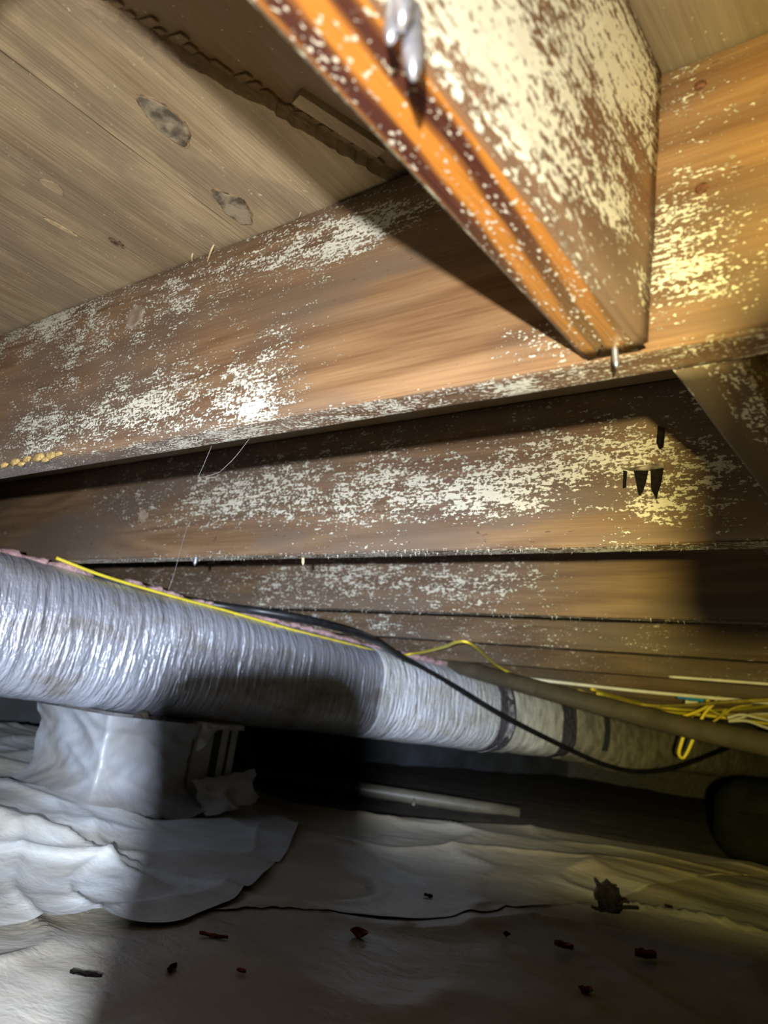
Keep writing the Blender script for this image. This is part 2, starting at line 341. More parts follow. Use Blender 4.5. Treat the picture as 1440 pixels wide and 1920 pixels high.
m3 = blobs(0.31, [(*on3(700, 1090), .35, .05, .22), (*on3(1000, 1090), .14, .05, .2), (*on3(1300, 1100), .3, .15, -.32), (*on3(350, 1090), .3, .05, .05)], bottom=0.5)
joists = []
def joist(y0, mat, cov, label, seed, yaw=0.0, thick=0.030, x0=-3.15, x1=1.6):
    o = lumber('floor_joist', (x0, y0 + thick / 2 + yaw * (x0 + .8), JZ), (x1, y0 + thick / 2 + yaw * (x1 + .8), JZ), thick, JH, mat, cov, seed, step=0.016 if seed < 4 else 0.04)
    tag(o, label, 'joist', 'floor joists under the subfloor'); joists.append(o); return o
J0 = joist(-0.041, W['j1'], blobs(.2, []), 'floor joist just behind the viewpoint, at the near end of the striped blocking', 5.1)
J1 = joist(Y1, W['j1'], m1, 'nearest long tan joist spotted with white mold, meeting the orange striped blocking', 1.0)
J2 = joist(Y2, W['j2'], m2, 'second joist back, brown with heavy cream mold and dark marks at right', 2.0)
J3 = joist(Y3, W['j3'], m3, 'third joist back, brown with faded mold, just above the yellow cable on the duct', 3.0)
rest = [(1.60, .058, 'fourth joist back, thin brown strip with a little mold'), (2.08, .04, 'fifth joist back, plain brown strip just above the arched yellow cable'),
        (2.50, .03, 'sixth joist back, dark brown strip where the brown pipe starts'), (2.92, .02, 'seventh joist back, dark strip above the white cable run'),
        (3.34, .0, 'eighth joist back, dark strip behind the cable bundle'), (3.76, .0, 'ninth joist back, lost in the dark above the far wires')]
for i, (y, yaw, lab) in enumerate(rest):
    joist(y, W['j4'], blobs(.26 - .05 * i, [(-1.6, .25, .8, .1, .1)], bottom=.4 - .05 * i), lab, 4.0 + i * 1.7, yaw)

# blocking between the joists
def bcov(base, lst, bottom):
    def f(p, k):
        if k == 'b': return (bottom(p) if callable(bottom) else bottom) + .15 * fbm((p.x, p.y, p.z), 14)
        v = base
        for (y, z, ry, rz, a) in lst: v += a * math.exp(-((p.y - y) / ry) ** 2 - ((p.z - z) / rz) ** 2)
        return v + 0.12 * fbm((p.x, p.y, p.z), 14)
    return f
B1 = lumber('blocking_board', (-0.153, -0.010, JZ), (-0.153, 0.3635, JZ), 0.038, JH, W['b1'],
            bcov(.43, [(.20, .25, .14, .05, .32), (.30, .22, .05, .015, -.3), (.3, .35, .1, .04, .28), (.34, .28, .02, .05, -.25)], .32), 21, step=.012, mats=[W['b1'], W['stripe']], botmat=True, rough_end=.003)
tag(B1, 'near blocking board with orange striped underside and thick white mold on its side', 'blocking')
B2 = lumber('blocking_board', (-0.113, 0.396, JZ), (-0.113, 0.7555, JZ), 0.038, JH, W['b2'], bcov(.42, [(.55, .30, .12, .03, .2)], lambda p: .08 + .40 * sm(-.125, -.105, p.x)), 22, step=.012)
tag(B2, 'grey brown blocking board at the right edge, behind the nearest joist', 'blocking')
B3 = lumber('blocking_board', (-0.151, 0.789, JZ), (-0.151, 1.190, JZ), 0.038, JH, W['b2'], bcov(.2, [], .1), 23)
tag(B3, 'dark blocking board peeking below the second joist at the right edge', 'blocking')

# ------------------------------------------------------------------ subfloor (the ceiling of the crawl space)
ceil = struct(empty('ceiling', (0, 0, ZT)))
def sheet_poly(name, outline, z, mat, parent, thick=0.012):
    n = len(outline); V = [Vector((x, y, z)) for x, y in outline] + [Vector((x, y, z + thick)) for x, y in outline]
    Fc = [tuple(range(n))[::-1], tuple(range(n, 2 * n))] + [(i, (i + 1) % n, n + (i + 1) % n, n + i) for i in range(n)]
    return obj(name, V, Fc, mat, parent, smooth=False)
seam = [(200, 35), (350, 125), (475, 200), (590, 270), (695, 320)]
S = [atZ(x, y, ZT) for x, y in seam]; d0 = (S[0] - S[-1]).normalized()
sx = lambda y: S[0].x + (S[-1].x - S[0].x) * (y - S[0].y) / (S[-1].y - S[0].y)
edge = []
y = -.15
while y < .39:
    edge.append((sx(y) + .0035 * noise.noise(Vector((y * 160, 1, 0))) + .004 * noise.noise(Vector((y * 35, 5, 0))), y)); y += .0035
cx = -0.498
cw = lambda y: cx + .0012 * noise.noise(Vector((y * 12, 3, 0)))
crack = [(cw(y), y) for y in np.linspace(-.15, .39, 28)]
sheet_poly('plywood_panel', edge + [(x + .0001, y) for x, y in crack[::-1]], ZT, W['ply1'], ceil)
sheet_poly('plywood_panel', [(x - .0001, y) for x, y in crack] + [(-3.15, .39), (-3.15, -.15)], ZT - .0003, W['ply2'], ceil)
sheet_poly('plywood_panel', [(-.47, -.15), (-.155, -.15), (-.155, .39), (-.47, .39)], ZT + .0124, W['ply3'], ceil)
sheet_poly('plywood_panel', [(-.153, -.15), (1.6, -.15), (1.6, .39), (-.153, .39)], ZT, W['ply4'], ceil)
for k in range(4): sheet_poly('plywood_panel', [(-3.15, .393 + 1.5 * k), (1.6, .393 + 1.5 * k), (1.6, 1.89 + 1.5 * k), (-3.15, 1.89 + 1.5 * k)], ZT, W['ply3'], ceil)
sheet_poly('plywood_panel', [(-3.15, -2.2), (1.6, -2.2), (1.6, -.153), (-3.15, -.153)], ZT, W['ply3'], ceil)
# torn upper ply hanging along the seam
for j in range(26):
    y0 = .13 + j * .0088; x0 = sx(y0) + .001; w = .0025 + .003 * rnd.random(); l = .004 + .009 * rnd.random()
    V = [Vector((x0, y0, ZT + .0105)), Vector((x0, y0 + w * 2, ZT + .0105)), Vector((x0 + l, y0 + w * 1.5 + .002, ZT + .009)), Vector((x0 + l * .9, y0 + .002, ZT + .0088))]
    V += [v + Vector((0, 0, .0016)) for v in V]
    obj('torn_veneer', V, [(0, 1, 2, 3), (7, 6, 5, 4), (0, 4, 5, 1), (1, 5, 6, 2), (2, 6, 7, 3), (3, 7, 4, 0)], W['ply3'], ceil, smooth=False)
p, q = atZ(552, 200, ZT), atZ(712, 302, ZT); dv = (q - p).normalized(); sv = Vector((dv.y, -dv.x, 0)) * .0055
sheet_poly('plywood_strip', [tuple((p - sv)[:2]), tuple((p + sv)[:2]), tuple((q + sv)[:2]), tuple((q - sv)[:2])], ZT + .006, W['ply1'], ceil, .006)
# knots and inlaid patches in the plywood face
def knot(name, px, py, lx, ly, rot, z, mat, rim):
    c = atZ(px, py, ZT); n = 28
    for nm, s, zz, mt in (('knot_rim', 1.0, z, rim), (name, .92, z - .0006, mat)):
        ring = []
        for k in range(n):
            a = 2 * PI * k / n; u = lx * s * math.cos(a); v = ly * s * math.sin(a) * (1 + .12 * math.cos(3 * a)); w = 1 + .20 * noise.noise(Vector((math.cos(a) * 2 + px, math.sin(a) * 2, s)))
            ring.append((c.x + w * (u * math.cos(rot) - v * math.sin(rot)), c.y + w * (u * math.sin(rot) + v * math.cos(rot))))
        sheet_poly(nm, ring, zz, mt, ceil, .003)
knot('plywood_knot', 313, 226, .0125, .025, .18, ZT - .0006, W['knot'], W['knotrim'])
knot('plywood_knot', 441, 389, .0125, .023, .22, ZT - .0006, W['knot'], W['knotrim'])
knot('plywood_knot', 99, 349, .0065, .011, .1, ZT - .0006, W['ply1'], W['knotrim'])
knot('plywood_knot', 220, 455, .005, .009, .1, ZT - .0004, W['knotrim'], W['knotrim'])
knot('plywood_knot', 115, 425, .003, .016, -.12, ZT - .0004, W['splint'], W['knotrim'])

# ------------------------------------------------------------------ nails, dark marks, knots on the lumber
def nail(base, tip, r, mat, parent, head=0.0, name='nail'):
    base = Vector(base); tip = Vector(tip); path = [base + (tip - base) * t for t in (0, .05, .4, .7, .85, 1)]
    V, Fc = tube_geo(path, lambda t: r if t < .7 else r * (1 - (t - .7) / .3 * .75), 10)
    return obj(name, V, Fc, mat, parent)
b = atZ(768, 35, JZ); nail(b + Vector((0, 0, .004)), b + Vector((.002, .004, -.021)), .0034, W['steel'], B1)
b = atZ(738, 15, JZ); nail(b + Vector((0, 0, .004)), b + Vector((.0, .001, -.013)), .0026, W['steel'], B1)
b = atZ(760, -15, JZ); nail(b + Vector((0, 0, .004)), b + Vector((-.002, .003, -.011)), .003, W['steel'], B1)
b = atZ(1152, 652, JZ); nail(b + Vector((0, -.001, .004)), b + Vector((.002, .0, -.0125)), .0018, W['steel'], B1)
for dx, dy, l in ((-.006, -.004, .007), (-.0085, .0, .005), (-.003, -.008, .004)):
    nail(b + Vector((dx, dy, .002)), b + Vector((dx - .002, dy + .003, -.001 * l * 300)), .0007, W['small_piece'], B1, name='nail_wire')
for px, py in ((1313, 160), (1316, 353)):
    p = atY(px, py, Y1); o = nail(p + Vector((0, .003, 0)), p + Vector((0, -.0016, 0)), .0036, W['rust'], J1, name='nail_head')
b = atZ(360, 1043, JZ); nail(b + Vector((0, .008, .004)), b + Vector((.001, .008, -.013)), .003, W['steel'], J2)
b = atZ(557, 1042, JZ); nail(b + Vector((0, .012, .003)), b + Vector((.003, .012, -.011)), .0022, W['splint'], J2, name='splinter')
for px, py, l in ((402, 470, .02), (412, 452, .012), (575, 385, .018), (588, 372, .012), (365, 482, .008)):
    p = atY(px, py, Y1); tube('splinter', [p + Vector((-l * .4, .0005, -l * .5)), p + Vector((0, -.003, 0)), p + Vector((l * .4, -.004, l * .5))], lambda t: .0012 * (1 - .7 * abs(2 * t - 1)), W['splint'], J1, 6, 4)
def fuzz(Y, x0, x1, nn, parent, seed, ln):
    q = random.Random(seed); V = []; Fc = []
    for k in range(nn):
        x = x0 + (x1 - x0) * q.random(); y = Y + .001 + .02 * q.random() ** 2; l = ln * (.3 + q.random() ** 3); w = .0008 + .0012 * q.random(); b = len(V); dx = (q.random() - .5) * l
        V += [Vector((x - w, y, JZ + .002)), Vector((x + w, y, JZ + .002)), Vector((x, y + 2 * w, JZ + .002)), Vector((x + dx, y + w, JZ - l))]
        Fc += [(b, b + 1, b + 3), (b + 1, b + 2, b + 3), (b + 2, b, b + 3)]
    o = obj('mold_fuzz', V, Fc, W['fuzz'], parent); o['kind'] = 'stuff'
W['fuzz'] = plain('mold_fuzz', (0.60, 0.56, 0.46), .9)
fuzz(Y1, -.85, .0, 160, J1, 1, .0025); fuzz(Y2, -1.2, -.2, 320, J2, 2, .0045); fuzz(Y3, -1.5, -.3, 260, J3, 3, .005)
# knots on the joist faces
def facek(px, py, Y, r, parent, mat, rim):
    c = atY(px, py, Y); n = 26
    for nm, s, d, mt in (('knot_rim', 1, .0007, rim), ('knot', .80, .0012, mat)):
        ring = [Vector((c.x + r * s * 1.15 * math.cos(2 * PI * k / n), Y - d, c.z + r * s * math.sin(2 * PI * k / n) * (1 + .06 * math.sin(k)))) for k in range(n)]
        back = [v + Vector((0, .003, 0)) for v in ring]
        Fc = [tuple(range(n))] + [(k, k + n, (k + 1) % n + n, (k + 1) % n) for k in range(n)]
        obj(nm, ring + back, Fc, mt, parent, smooth=False)
W['kn'] = plain('joist_knot_wood', (0.33, 0.25, 0.18), .5, var=.25, vs=90, bump=.001); W['kr'] = plain('joist_knot_ring', (0.42, 0.36, 0.29), .6, var=.3, vs=200)
facek(254, 592, Y1, .0135, J1, W['kn'], W['kr']); facek(268, 968, Y2, .013, J2, W['kn'], W['knotrim'])
# dark pointed pieces low on the second joist
def small_piece(pts, Y, parent, mat, t=.004, name='dark_mark'):
    P = [atY(x, y, Y) for x, y in pts]; n = len(P)
    V = [Vector((p.x, Y - t * (.5 + .5 * (1 - i % 2)), p.z)) for i, p in enumerate(P)] + [Vector((p.x, Y + .003, p.z)) for p in P]
    return obj(name, V, [tuple(range(n))] + [(i, i + n, (i + 1) % n + n, (i + 1) % n) for i in range(n)], mat, parent, smooth=False)
small_piece([(1171, 884), (1176, 884), (1174, 914), (1169, 916)], Y2, J2, W['small_piece'])
small_piece([(1190, 880), (1217, 878), (1212, 903), (1206, 922), (1200, 930), (1196, 918)], Y2, J2, W['small_piece'])
small_piece([(1222, 880), (1245, 876), (1240, 908), (1234, 925), (1232, 937), (1222, 918)], Y2, J2, W['small_piece'])
small_piece([(1236, 800), (1247, 806), (1244, 838), (1237, 843), (1233, 832)], Y2, J2, W['small_piece'])  # cast shadow of the hanging nail, painted as a black slab
small_piece([(1168, 880), (1188, 878), (1218, 875), (1245, 868), (1248, 878), (1220, 883), (1190, 885)], Y2, J2, W['knot'], .006, 'torn_lip')
# ochre fungus on the lower edge of the near joist
for k, (px, py, r) in enumerate([(8, 872, .006), (28, 866, .007), (50, 861, .006), (72, 857, .008), (95, 854, .007), (110, 851, .005), (40, 870, .005), (85, 862, .005)]):
    c = atY(px, py, Y1 - .001); bm = bmesh.new(); bmesh.ops.create_icosphere(bm, subdivisions=3, radius=1)
    for v in bm.verts:
        d = v.co.normalized(); w = 1 + .35 * noise.noise(d * 2.2 + Vector((k * 3, 0, 0))); v.co = c + Vector((d.x * r * 1.3 * w, d.y * .0022 * w, d.z * r * .55 * w))
    me = bpy.data.meshes.new('fungus_patch'); bm.to_mesh(me); bm.free(); me.materials.append(W['fungus']); me.polygons.foreach_set('use_smooth', [True] * len(me.polygons))
    o = bpy.data.objects.new('fungus_patch', me); C.objects.link(o); o.parent = J1; o.matrix_parent_inverse = J1.matrix_world.inverted()

# ------------------------------------------------------------------ duct
DX, DZ, RX, RZ = -1.43, 0.070, 0.130, 0.126
duct = empty('insulated_duct', (DX, 1.5, DZ - RZ)); tag(duct, 'silver foil wrapped round duct running under the joists on the left', 'duct')
def duct_r(a, y, seed=0.0, amp=1.0):
    c, s = math.cos(a), math.sin(a); e = 3.0
    k = (abs(c) ** e + abs(s) ** e) ** (-1 / e)
    w = .006 * noise.noise(Vector((c * 1.5, y * 3.0, s * 1.5 + seed))) + .0022 * noise.noise(Vector((c * 2, y * 26, s * 2 + seed))) + .0012 * noise.noise(Vector((c * 7, y * 60, s * 7)))
    return k * (1 + amp * w / .13)
def duct_sec(name, y0, y1, mat, parent, step=.006, scale=1.0, dz=lambda y: 0.0, seg=72, amp=1.0):
    n = max(2, int((y1 - y0) / step)); V = []; Fc = []
    for i in range(n + 1):
        y = y0 + (y1 - y0) * i / n
        for k in range(seg):
            a = 2 * PI * k / seg; r = duct_r(a, y, 0, amp) * scale
            V.append(Vector((DX + RX * r * math.cos(a), y, DZ + dz(y) + min(RZ * r * math.sin(a), JZ - .003 - DZ))))
    for i in range(n):
        for k in range(seg): k2 = (k + 1) % seg; Fc.append((i * seg + k, i * seg + k2, (i + 1) * seg + k2, (i + 1) * seg + k))
    Fc += [tuple(range(seg))[::-1], tuple(n * seg + k for k in range(seg))]
    return obj(name, V, Fc, mat, parent)
duct_sec('foil_jacket', -1.2, 1.70, W['foil'], duct)
o = duct_sec('foil_jacket', 1.695, 2.36, W['foil_lit'], duct, scale=1.004); o['label'] = 'crinkled foil wrap painted paler where the lamp falls'  # split at the phone's shadow edge; extra lamp brightness is in the colour
duct_sec('joint_tape', 2.35, 2.46, W['dtape'], duct, scale=1.012, amp=1.4)
duct_sec('joint_tape', 2.405, 2.45, W['tape'], duct, scale=1.02, amp=2.0)
W['foil2'] = plain('pale_foil', (0.84, 0.82, 0.76), 0.34, 0.1, var=.2, vs=14, bump=.006)
duct_sec('duct_section', 2.45, 2.86, W['foil2'], duct, amp=1.2)
duct_sec('joint_tape', 2.84, 2.97, W['dtape'], duct, scale=1.012, amp=1.4)
duct_sec('duct_section', 2.96, 6.4, W['galv'], duct, step=.03, dz=lambda y: -.035 * math.exp(-((y - 3.7) / .35) ** 2), seg=48)
duct_sec('joint_tape', 3.25, 3.32, W['dtape'], duct, scale=1.02)
# pink glass wool bulging out along the top of the duct
def wool(path_px, r, seed):
    pts = [atX(x, y, DX + .055) for x, y in path_px]
    pts = [Vector((p.x, p.y, min(p.z, JZ - .012))) for p in pts]; path = catmull(pts, 14); V, Fc = tube_geo(path, r, 14, True, .62)
    V2 = []
    for v in V:
        k = fbm(v + Vector((seed, 0, 0)), 38, 4); V2.append(v + Vector((k * .007, k * .008, k * .006)))
    obj('glass_wool', [Vector((v.x, v.y, min(v.z, JZ - .001))) for v in V2], Fc, W['pink'], duct)
wool([(-40, 1030), (30, 1042), (90, 1058), (178, 1068)], .013, 1)
wool([(232, 1094), (280, 1100), (330, 1116)], .013, 2)
wool([(335, 1122), (380, 1132), (420, 1140)], .010, 3)
wool([(430, 1142), (520, 1160), (620, 1185), (735, 1224)], .009, 4)
wool([(745, 1222), (790, 1232), (835, 1246)], .016, 5)


# ------------------------------------------------------------------ cables and pipe
def under(x, y, X, zm=.196):
    p = atX(x, y, X); return p if p.z <= zm else atZ(x, y, zm)
tag(tube('yellow_cable', [atX(105, 1046, DX + .06), atX(180, 1075, DX + .075), atX(260, 1100, DX + .08), atX(345, 1124, DX + .085), atX(420, 1144, DX + .085), atX(550, 1181, DX + .09), atX(650, 1206, DX + .09),
          atX(730, 1226, DX + .085), atZ(775, 1226, .196), atZ(830, 1214, .196), atZ(858, 1204, .199), atZ(885, 1209, .197), atX(930, 1247, -1.12), atX(968, 1268, -1.13), atX(1010, 1290, -1.15)], .0055, W['yellow'], None, 8, 8, .6),
    'yellow flat cable lying along the top of the foil duct', 'cable')
bl = tube('black_cable', [under(330, 1122, DX + .0), under(420, 1137, DX + .03), under(500, 1148, DX + .06), under(600, 1167, DX + .075), under(690, 1194, DX + .10), under(745, 1227, DX + .115), under(850, 1286, DX + .125), under(950, 1346, DX + .150), under(1080, 1411, DX + .175),
          under(1140, 1436, DX + .2), under(1195, 1447, DX + .24), under(1250, 1443, DX + .29), under(1300, 1428, DX + .34), under(1380, 1396, DX + .42), under(1450, 1366, DX + .5), under(1560, 1320, DX + .6)], .0095, W['black'], None, 12, 10)
tag(bl, 'thick black cable sagging in front of the foil duct', 'cable')
c = atX(745, 1227, DX + .10); bm = bmesh.new(); bmesh.ops.create_icosphere(bm, subdivisions=2, radius=.013)
for v in bm.verts: v.co = v.co * (1 + .2 * noise.noise(v.co * 90)) + c
me = bpy.data.meshes.new('cable_clip'); bm.to_mesh(me); bm.free(); me.materials.append(W['black']); o = bpy.data.objects.new('cable_clip', me); C.objects.link(o); o.parent = bl
bp_ = tube('brown_pipe', [atD(800, 1232, 2.55), atD(1000, 1289, 2.2), atD(1240, 1352, 1.85), atD(1440, 1396, 1.58), atD(1700, 1450, 1.3)], .0245, W['bpipe'], None, 20, 10)
tag(bp_, 'dark brown pipe slanting down to the right edge in front of the cable bundle', 'pipe')

def cab(name, pts, r, m, lab, g=None, flat=.7):
    return tag(tube(name, pts, r, W[m], None, 8, 8, flat), lab, 'cable', g)
Z0 = .196
cab('white_cable', [atZ(985, 1272, Z0), atZ(1090, 1284, Z0), atZ(1200, 1296, Z0), atZ(1330, 1308, Z0), atZ(1470, 1320, Z0)], .0055, 'white', 'long white cable stapled along under the far joists, above the bundle', flat=1)
cab('white_cable', [atZ(1255, 1269, JZ - .004), atZ(1350, 1276, JZ - .004), atZ(1470, 1285, JZ - .004)], .005, 'white', 'short white cable high at the right edge, above the long white one')
G = 'cables bundled under the far joists'
yl = [([(1110, 1292), (1150, 1305), (1230, 1325), (1300, 1332), (1380, 1330), (1460, 1322)], 'yellow', 'topmost yellow cable of the bundle, starting beside the white cable'),
      ([(1085, 1295), (1170, 1318), (1260, 1338), (1330, 1338), (1460, 1345)], 'olive', 'dusty yellow cable on the left side of the bundle'),
      ([(1120, 1300), (1210, 1322), (1290, 1322), (1370, 1316), (1460, 1312)], 'olive', 'dusty yellow cable just below the long white cable'),
      ([(1170, 1318), (1240, 1334), (1310, 1340), (1390, 1350), (1460, 1360)], 'yellow', 'lowest yellow cable crossing the bundle to the right edge')]
for i, (pp, m_, lab) in enumerate(yl): cab('bundle_cable', [atZ(x, y, Z0 - .012 - .006 * i) for x, y in pp], .007, m_, lab, G)
cab('bundle_cable', [atD(x, y, 2.5) for x, y in ((1325, 1312), (1330, 1322), (1300, 1337), (1268, 1346))], .0075, 'yellow', 'short bright yellow cable end pointing left out of the bundle')
cab('bundle_cable', [atD(x, y, 2.42) for x, y in ((1352, 1300), (1340, 1318), (1320, 1340), (1303, 1378), (1290, 1408), (1281, 1421), (1273, 1414), (1278, 1392), (1287, 1368), (1300, 1345))], .0055, 'yellow', 'bright yellow cable looped down below the brown pipe', flat=.8)
cab('bundle_cable', [atD(x, y, 2.5) for x, y in ((1330, 1330), (1350, 1340), (1362, 1330))], .006, 'olive', 'small kinked cable right of the bright yellow end')
cab('bundle_cable', [atD(x, y, 2.46) for x, y in ((1326, 1362), (1345, 1348), (1362, 1336), (1380, 1326), (1410, 1322))], .005, 'olive', 'thin dusty cable end slanting beside the yellow loop')
for i, (pp, lab) in enumerate([([(1364, 1346), (1390, 1340), (1420, 1346), (1460, 1356)], 'upper white cable fanning out at the right edge of the bundle'),
                               ([(1366, 1352), (1400, 1352), (1430, 1362), (1460, 1372)], 'lower white cable fanning out at the right edge of the bundle'),
                               ([(1370, 1350), (1390, 1346), (1410, 1340), (1460, 1338)], 'white cable bending up at the right edge of the bundle')]):
    cab('white_cable', [atD(x, y, 2.5 + .03 * i) for x, y in pp], .0065, 'white', lab, None)
cab('yellow_cable', [atD(x, y, 2.62) for x, y in ((1120, 1328), (1150, 1338), (1185, 1349), (1202, 1353))], .008, 'yellow', 'stub of pale yellow cable showing below the brown pipe')
cn = empty('wire_connector', atD(1310, 1312, 2.45)); tag(cn, 'small bright blue wire connector with white end in the cable bundle', 'connector')
tube('connector_body', [atD(1270, 1306, 2.45), atD(1300, 1309, 2.45), atD(1318, 1311, 2.45)], lambda t: .006 + .006 * t, W['blue'], cn, 12, 6)
tube('connector_end', [atD(1285, 1316, 2.43), atD(1300, 1318, 2.43), atD(1308, 1318, 2.43)], .006, W['white'], cn, 10, 4)

# ------------------------------------------------------------------ ground and plastic sheets
GZ = -0.257
def ground(x, y):
    h = GZ + .014 * fbm((x, y, 0), 1.3, 2)
    h += .085 * math.exp(-((x + 2.15) / .38) ** 2 - ((y - 1.0) / .8) ** 2)          # heap beside the pier
    h += .02 * math.exp(-((x + .7) / .35) ** 2 - ((y - 1.9) / .5) ** 2)
    h += .045 * math.exp(-((x + 1.35) / .26) ** 2 - ((y - .62) / .30) ** 2)
    h -= .02 * math.exp(-((x + 1.0) / .4) ** 2 - ((y - .35) / .5) ** 2)
    return h
def grid(name, x0, x1, y0, y1, step, zf, mat, parent=None, keep=None, warp=None):
    nx, ny = int((x1 - x0) / step), int((y1 - y0) / step); V = []; Fc = []; idx = {}
    for j in range(ny + 1):
        for i in range(nx + 1):
            x, y = x0 + (x1 - x0) * i / nx, y0 + (y1 - y0) * j / ny
            if warp: x, y = warp(i / nx, j / ny)
            V.append(Vector((x, y, zf(x, y))))
    for j in range(ny):
        for i in range(nx):
            if keep and not keep(*((V[j * (nx + 1) + i] + V[(j + 1) * (nx + 1) + i + 1]) / 2)[:2]): continue
            k = j * (nx + 1) + i; Fc.append((k, k + 1, k + nx + 2, k + nx + 1))
    return obj(name, V, Fc, mat, parent)
struct(grid('floor', -3.15, 1.6, -2.2, 7.0, .06, lambda x, y: ground(x, y) - .012 + .012 * fbm((x, y, 3), 6, 3), W['dirt']))
def ridge(v, s, o=3): return 1 - abs(noise.noise(Vector(v) * s)) * 2
def wr(x, y, seed, amp=1.0, s=1.0):  # broad soft folds
    u = x * .78 + y * .62; v = -x * .62 + y * .78            # folds run mostly from left to lower right in the picture
    q = noise.noise(Vector((x * 2.2, y * 2.2, seed))) * .25
    a = ridge((u * .5 + seed + q, v * 1.5 + q, seed), 2.2 * s) ** 5 * .012 + ridge((u * 1.2 + seed - q, v * .8, seed + 4), 3.0 * s) ** 6 * .009 + noise.noise(Vector((x * 4, y * 4, seed))) * .008
    return amp * a + .0010 * noise.noise(Vector((x * 22, y * 22, seed)))
# curves of the visible sheet edges, as y over x on the ground
E1 = [atZ(x, y, GZ) for x, y in [(-400, 1690), (0, 1703), (100, 1699), (200, 1694), (270, 1710), (400, 1716), (500, 1712), (620, 1725), (830, 1732), (980, 1722), (1060, 1712), (1140, 1706), (1200, 1692), (1280, 1674), (1350, 1657), (1440, 1648)]]
E2 = [atZ(x, y, GZ) for x, y in [(-500, 1420), (0, 1440), (240, 1470), (480, 1496), (560, 1522), (640, 1538), (720, 1548), (860, 1550), (1000, 1560), (1200, 1592), (1330, 1616), (1440, 1640), (1700, 1715)]]
def along(E, t):
    s = t * (len(E) - 1); i = min(int(s), len(E) - 2); return E[i].lerp(E[i + 1], s - i)
E1s, E2s = catmull(E1, 6), catmull(E2, 6)
E0 = [Vector((x, y, GZ)) for x, y in [(-1.1, -.5), (-.7, -.5), (-.2, -.5), (.3, -.3), (.6, .3), (.7, 1.2), (.5, 2.2)]]
# near sheet: from behind the viewpoint up to the overlap
def warpN(u, v):
    a = along(E0, u); b = along(E1s, u); d = (b - a).normalized() * .16; q = a.lerp(b + d, v); return q.x, q.y
sh = grid('plastic_sheet', 0, 1.4, 0, 1.0, .009, lambda x, y: ground(x, y) + .004 + wr(x, y, 2.0, .8), W['poly_near'], None, None, warpN)
tag(sh, 'dirty grey plastic sheet in the dim foreground, specked with brown stains', 'plastic sheet', 'sheets of the vapour barrier')
# middle sheet: its ragged edge overlaps the near one
def warpM(u, v):
    a = along(E1s, u); b = along(E2s, u)
    jit = .012 * noise.noise(Vector((u * 34, 1, 0))) + .006 * noise.noise(Vector((u * 90, 2, 0))) ; q = a.lerp(b, v * 1.0 + jit * (1 - v)); return q.x, q.y
def zM(x, y): return ground(x, y) + .0058 + wr(x, y, 2.0, .8)
sm_ = grid('plastic_sheet', 0, 1.9, 0, 1.0, .009, zM, W['poly_far'], None, None, warpM)
me = sm_.data                                                           # curl the near edge up a little
nx = int(1.9 / .009) + 1
for i in range(nx):
    for j in range(4): me.vertices[j * nx + i].co.z += (.0015 + .003 * noise.noise(Vector((i * .11, 0, 0)))) * (1 - j / 4) - .001
tag(sm_, 'cream plastic sheet across the middle of the ground, ragged edge overlapping the near one', 'plastic sheet', 'sheets of the vapour barrier')
# left sheet, bunched up against the pier
L1 = [atZ(x, y, GZ + .02) for x, y in [(-500, 1685), (-100, 1690), (0, 1690), (120, 1683), (200, 1686), (270, 1700), (360, 1698), (460, 1652), (530, 1590), (566, 1540)]]
L2 = [Vector((x, y, GZ)) for x, y in [(-2.9, -.2), (-2.9, .5), (-2.85, 1.0), (-2.6, 1.35), (-2.2, 1.55), (-1.9, 1.5), (-1.75, 1.4), (-1.6, 1.35), (-1.42, 1.3)]]
L1s, L2s = catmull(L1, 6), catmull(L2, 6)
def warpL(u, v): a = along(L1s, u); b = along(L2s, u); q = a.lerp(b, v); return q.x, q.y
def fold_lines(px): return [[atZ(x, y, GZ + .02) for x, y in l] for l in px]
FL = fold_lines([[(-200, 1535), (0, 1553), (120, 1570), (200, 1596), (272, 1627), (340, 1640)], [(-200, 1480), (0, 1494), (90, 1502), (180, 1522), (280, 1546), (330, 1560)], [(-200, 1440), (0, 1448), (110, 1444), (200, 1448)],
                 [(-100, 1650), (40, 1640), (140, 1648), (230, 1672), (300, 1680)], [(190, 1580), (230, 1592), (268, 1612)]])
FA = [.016, .012, .009, .004, .003]
def folds(x, y, lines, amps):
    h = 0.0; p = Vector((x, y, 0))
    for l, a in zip(lines, amps):
        best = 9; sg = 1
        for k in range(len(l) - 1):
            u, w = l[k].xy, l[k + 1].xy; d = w - u; t = max(0, min(1, (p.xy - u).dot(d) / d.length_squared)); q = p.xy - (u + d * t); e = q.length
            if e < best: best = e; sg = q.x * d.y - q.y * d.x; tt = (k + t) / (len(l) - 1)
        fade = sm(0, .15, tt) * (1 - sm(.8, 1, tt)) if best < .5 else 0
        h += a * fade * math.exp(-best / (.075 if sg > 0 else .016))
    return h
sl = grid('plastic_sheet', 0, 1.5, 0, 1.5, .009, lambda x, y: zM(x, y) + .006 + max(-.003, wr(x, y, 9.0, .6, 1.3) - .003) + folds(x, y, FL, FA), W['poly_left'], None, None, warpL)
tag(sl, 'bright bluish white plastic sheet bunched in folds left of the pier', 'plastic sheet', 'sheets of the vapour barrier')

